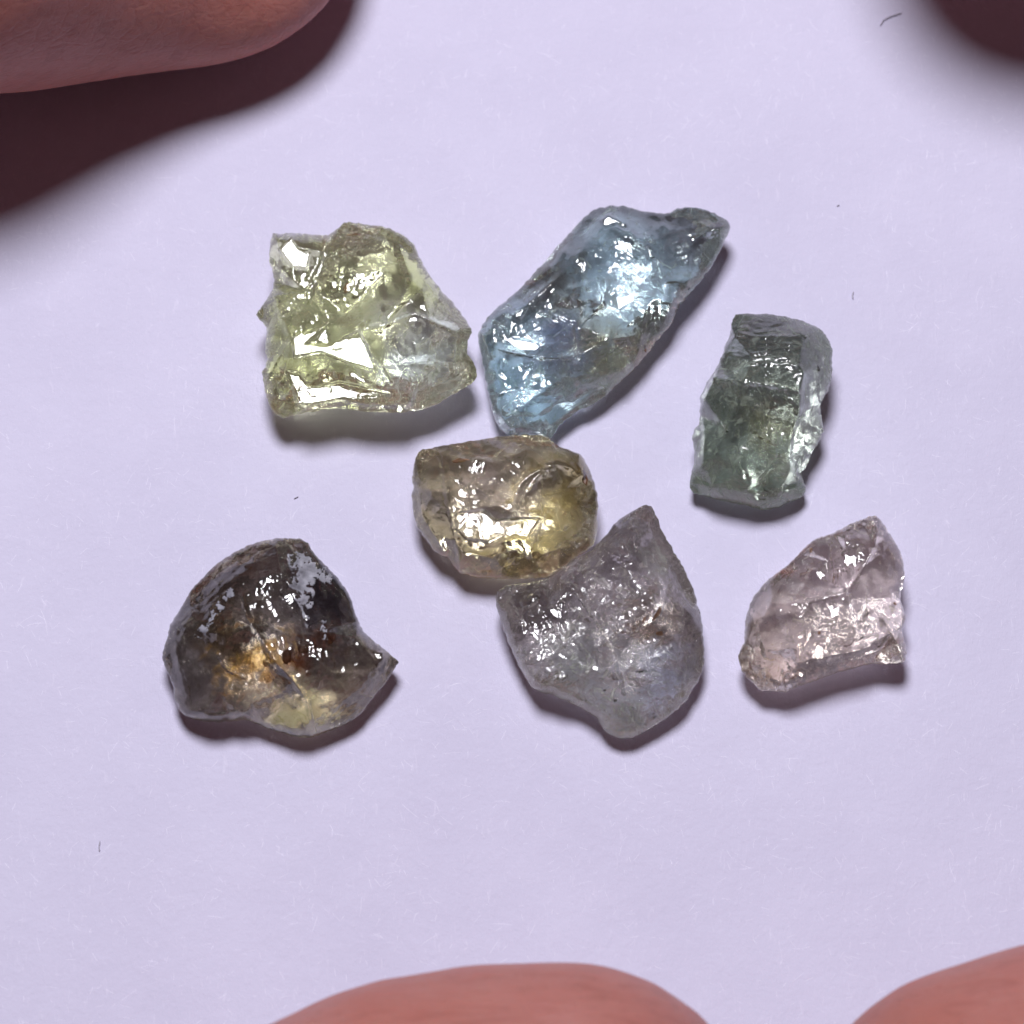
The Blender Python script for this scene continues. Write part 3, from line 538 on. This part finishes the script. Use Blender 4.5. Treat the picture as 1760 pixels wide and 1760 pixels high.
# --- grey lilac stone
Ff = stone('rough_gemstone', 'grey lilac shield shaped stone with a peaked top, leaning on the olive one', 'gemstone', 410/1604, (830, 850),
 [(1060,80),(1100,68),(1130,78),(1150,110),(1175,160),(1195,220),(1225,280),(1260,340),(1295,400),(1330,450),(1360,510),(1385,570),(1415,630),(1432,680),(1440,740),(1465,800),(1475,880),(1480,960),(1490,1040),(1488,1120),(1475,1190),(1450,1250),(1410,1310),(1380,1370),(1330,1430),(1270,1480),(1200,1530),(1130,1570),(1070,1610),(1000,1638),(930,1642),(870,1625),(820,1590),(790,1550),(765,1500),(700,1460),(640,1430),(580,1395),(520,1370),(450,1345),(390,1330),(330,1300),(290,1240),(255,1180),(220,1110),(190,1040),(160,970),(130,890),(110,820),(90,750),(85,690),(100,650),(150,615),(230,600),(310,590),(380,575),(450,555),(500,510),(560,470),(620,430),(700,395),(760,350),(800,300),(850,245),(880,200),(940,150),(1000,115)],
 [(580,600,.6),(700,760,.85),(850,960,.95),(930,1200,.8),(970,1400,.5),(960,300,.4),(1100,250,.3),(1000,550,.65),(1100,740,.85),(1180,720,.75),(1300,720,.5),(1000,1000,.78),(1050,1100,.72),(1200,1150,.55),(1350,1100,.35),(1250,1350,.35),(1400,800,.3),(1250,500,.35),(780,500,.5),(700,620,.6),(350,680,.35),(450,800,.5),(250,850,.35),(550,1000,.65),(400,1150,.4),(700,1250,.5),(560,1300,.3),(800,1450,.3),(300,1050,.35),(1150,1450,.25)],
 gem_mat('lilac_gem', clear=0.92, patch=0.52, rough=.2, etch=0.50, bump=.6, grain=40, cloudy=.3, cloud=(.60, .60, .62), sss=.6, fleck=.45), .07, .18, 90,
 [(1150,880,170,(.34,.25,.15),.8),(1200,1230,250,(.62,.66,.70),.85),(650,1150,300,(.66,.70,.64),.8),(1050,250,300,(.44,.39,.38),.85),(300,700,280,(.42,.38,.37),.85),(1430,950,170,(.34,.30,.31),.85),(950,1480,240,(.62,.66,.60),.7)],
 (.74, .715, .685), 29, cells=((75, 31.8, 0.01), (26.4, 8.89, 0), (12, 1.5, 0)), back=60, fine=3,
 flats=[[(425,765),(490,755),(525,830),(470,830)],[(530,1085),(590,1095),(580,1125),(540,1120)],[(1145,395),(1180,410),(1165,440)],[(975,1212),(1008,1222),(992,1245)],[(655,640),(700,650),(690,672)],[(640,860),(660,860),(655,890),(635,885)],[(470,920),(490,925),(485,975),(470,970)],[(1330,1280),(1355,1290),(1345,1310)],[(400,1255),(435,1265),(420,1290)]],
 ridges=[[(580,600),(700,760),(850,960),(920,1150),(960,1300),(970,1600)],[(900,260),(980,380),(1040,500)],[(330,1290),(560,1340),(780,1440)]], ribs=[([(900,230),(1130,130),(1380,640),(1050,560)],62,36,1.8),([(520,520),(900,280),(1000,560),(640,640)],-32,40,1.6)])
for (x, y, a, b, r, s) in ((1060,1190,80,20,.1,1),(890,1380,22,24,0,2),(1010,1430,20,14,0,3),(1150,1490,26,24,.3,4),(1410,950,22,26,0,5),(370,700,26,34,.3,6),(880,1230,14,44,.3,7),(820,1310,24,14,.5,8)):
    speck(Ff, 'mineral_speck', x, y, a*.55, b*.5, BLACK, r, s, .15, None, -.012)
for (x, y, a, b, r, s) in ((1160,800,30,70,-.5,1),(1080,840,16,50,-.3,2),(1190,930,40,22,.2,3)):
    speck(Ff, 'brown_inclusion', x, y, a*.6, b*.8, TAN, r, s, .12, None, -.02)
# --- pink stone
G = stone('rough_gemstone', 'small pale pink peach clear stone, farthest right, below the green block', 'gemstone', 350/1621, (1240, 870),
 [(1190,78),(1230,75),(1260,100),(1300,155),(1340,220),(1380,280),(1415,340),(1440,400),(1450,470),(1458,540),(1450,610),(1430,680),(1425,740),(1445,800),(1465,870),(1460,930),(1435,985),(1450,1050),(1470,1110),(1475,1170),(1465,1230),(1400,1255),(1300,1260),(1200,1255),(1120,1270),(1030,1300),(940,1320),(850,1350),(760,1385),(680,1410),(600,1440),(520,1480),(440,1475),(320,1470),(270,1430),(210,1370),(160,1310),(140,1240),(130,1190),(150,1140),(180,1090),(185,1000),(185,920),(200,860),(230,780),(260,710),(320,640),(390,570),(470,510),(550,450),(610,390),(660,330),(730,270),(800,240),(880,220),(940,190),(1010,150),(1100,110)],
 [(1240,180,.35),(1220,320,.5),(1150,450,.6),(1000,680,.85),(1000,380,.55),(850,440,.42),(980,250,.4),(840,640,.55),(400,770,.6),(550,770,.65),(640,780,.7),(820,720,.75),(620,860,.78),(470,820,.7),(700,1000,.75),(530,930,.65),(900,950,.85),(1100,900,.8),(1200,750,.7),(1300,900,.5),(1400,800,.25),(1350,1000,.45),(1420,1150,.25),(1100,1150,.5),(800,1200,.5),(560,1130,.65),(600,1250,.45),(350,1150,.45),(300,950,.45),(350,1350,.25),(500,1400,.2),(600,600,.38),(400,640,.3),(1300,450,.4),(1330,650,.4),(720,350,.3)],
 gem_mat('pink_gem', clear=0.97, rough=.05, etch=0.10, bump=.42, cloudy=.3, cloud=(.84, .78, .75), sss=.5), .1, .19, 92,
 [(800,550,330,(.92,.84,.80),.7),(350,1200,330,(1.,.88,.72),.8),(1330,300,200,(.84,.68,.62),.6),(900,1100,330,(.92,.86,.74),.6)],
 (1., .95, .87), 37, cells=((95, 34, 0.01), (32, 4.2, 0.01), (12, 1., 0)), back=65,
 flats=[[(965,370),(1000,365),(1030,430),(1022,505),(990,485)],[(780,715),(850,700),(855,725),(800,748)],[(650,785),(695,785),(660,830),(625,880),(595,860),(650,830)],[(455,800),(495,800),(487,850),(465,845)],[(555,1110),(592,1105),(580,1135)],[(1290,1180),(1335,1190),(1330,1230),(1305,1215)]],
 ridges=[[(1250,110),(1180,400),(1000,680)],[(420,770),(640,775),(1000,690)],[(1220,820),(1420,1060)],[(390,760),(520,560)]], ribs=[([(820,420),(1000,360),(1000,660),(880,640)],86,30,1.8),([(300,850),(620,900),(600,1350),(250,1300)],70,70,1.4)])
for (i_, x, y, a, b, m_, r) in ((B,1405,605,10,17,BLACK,.2),(B,1130,980,9,34,BROWN,.3),(B,810,745,12,8,BLACK,0),(A,745,590,20,40,TAN,-.2),(A,790,250,46,10,TAN,.1),(G,1380,775,18,14,TAN,0),(G,775,1000,10,16,TAN,0),(G,712,355,14,22,TAN,.3),(Dd,1500,420,26,60,BROWN,.3),(Dd,520,290,70,20,TAN,.1)):
    speck(i_, 'mineral_speck' if m_ is BLACK else 'brown_inclusion', x, y, a, b, m_, r, x, .2, None, -.012)
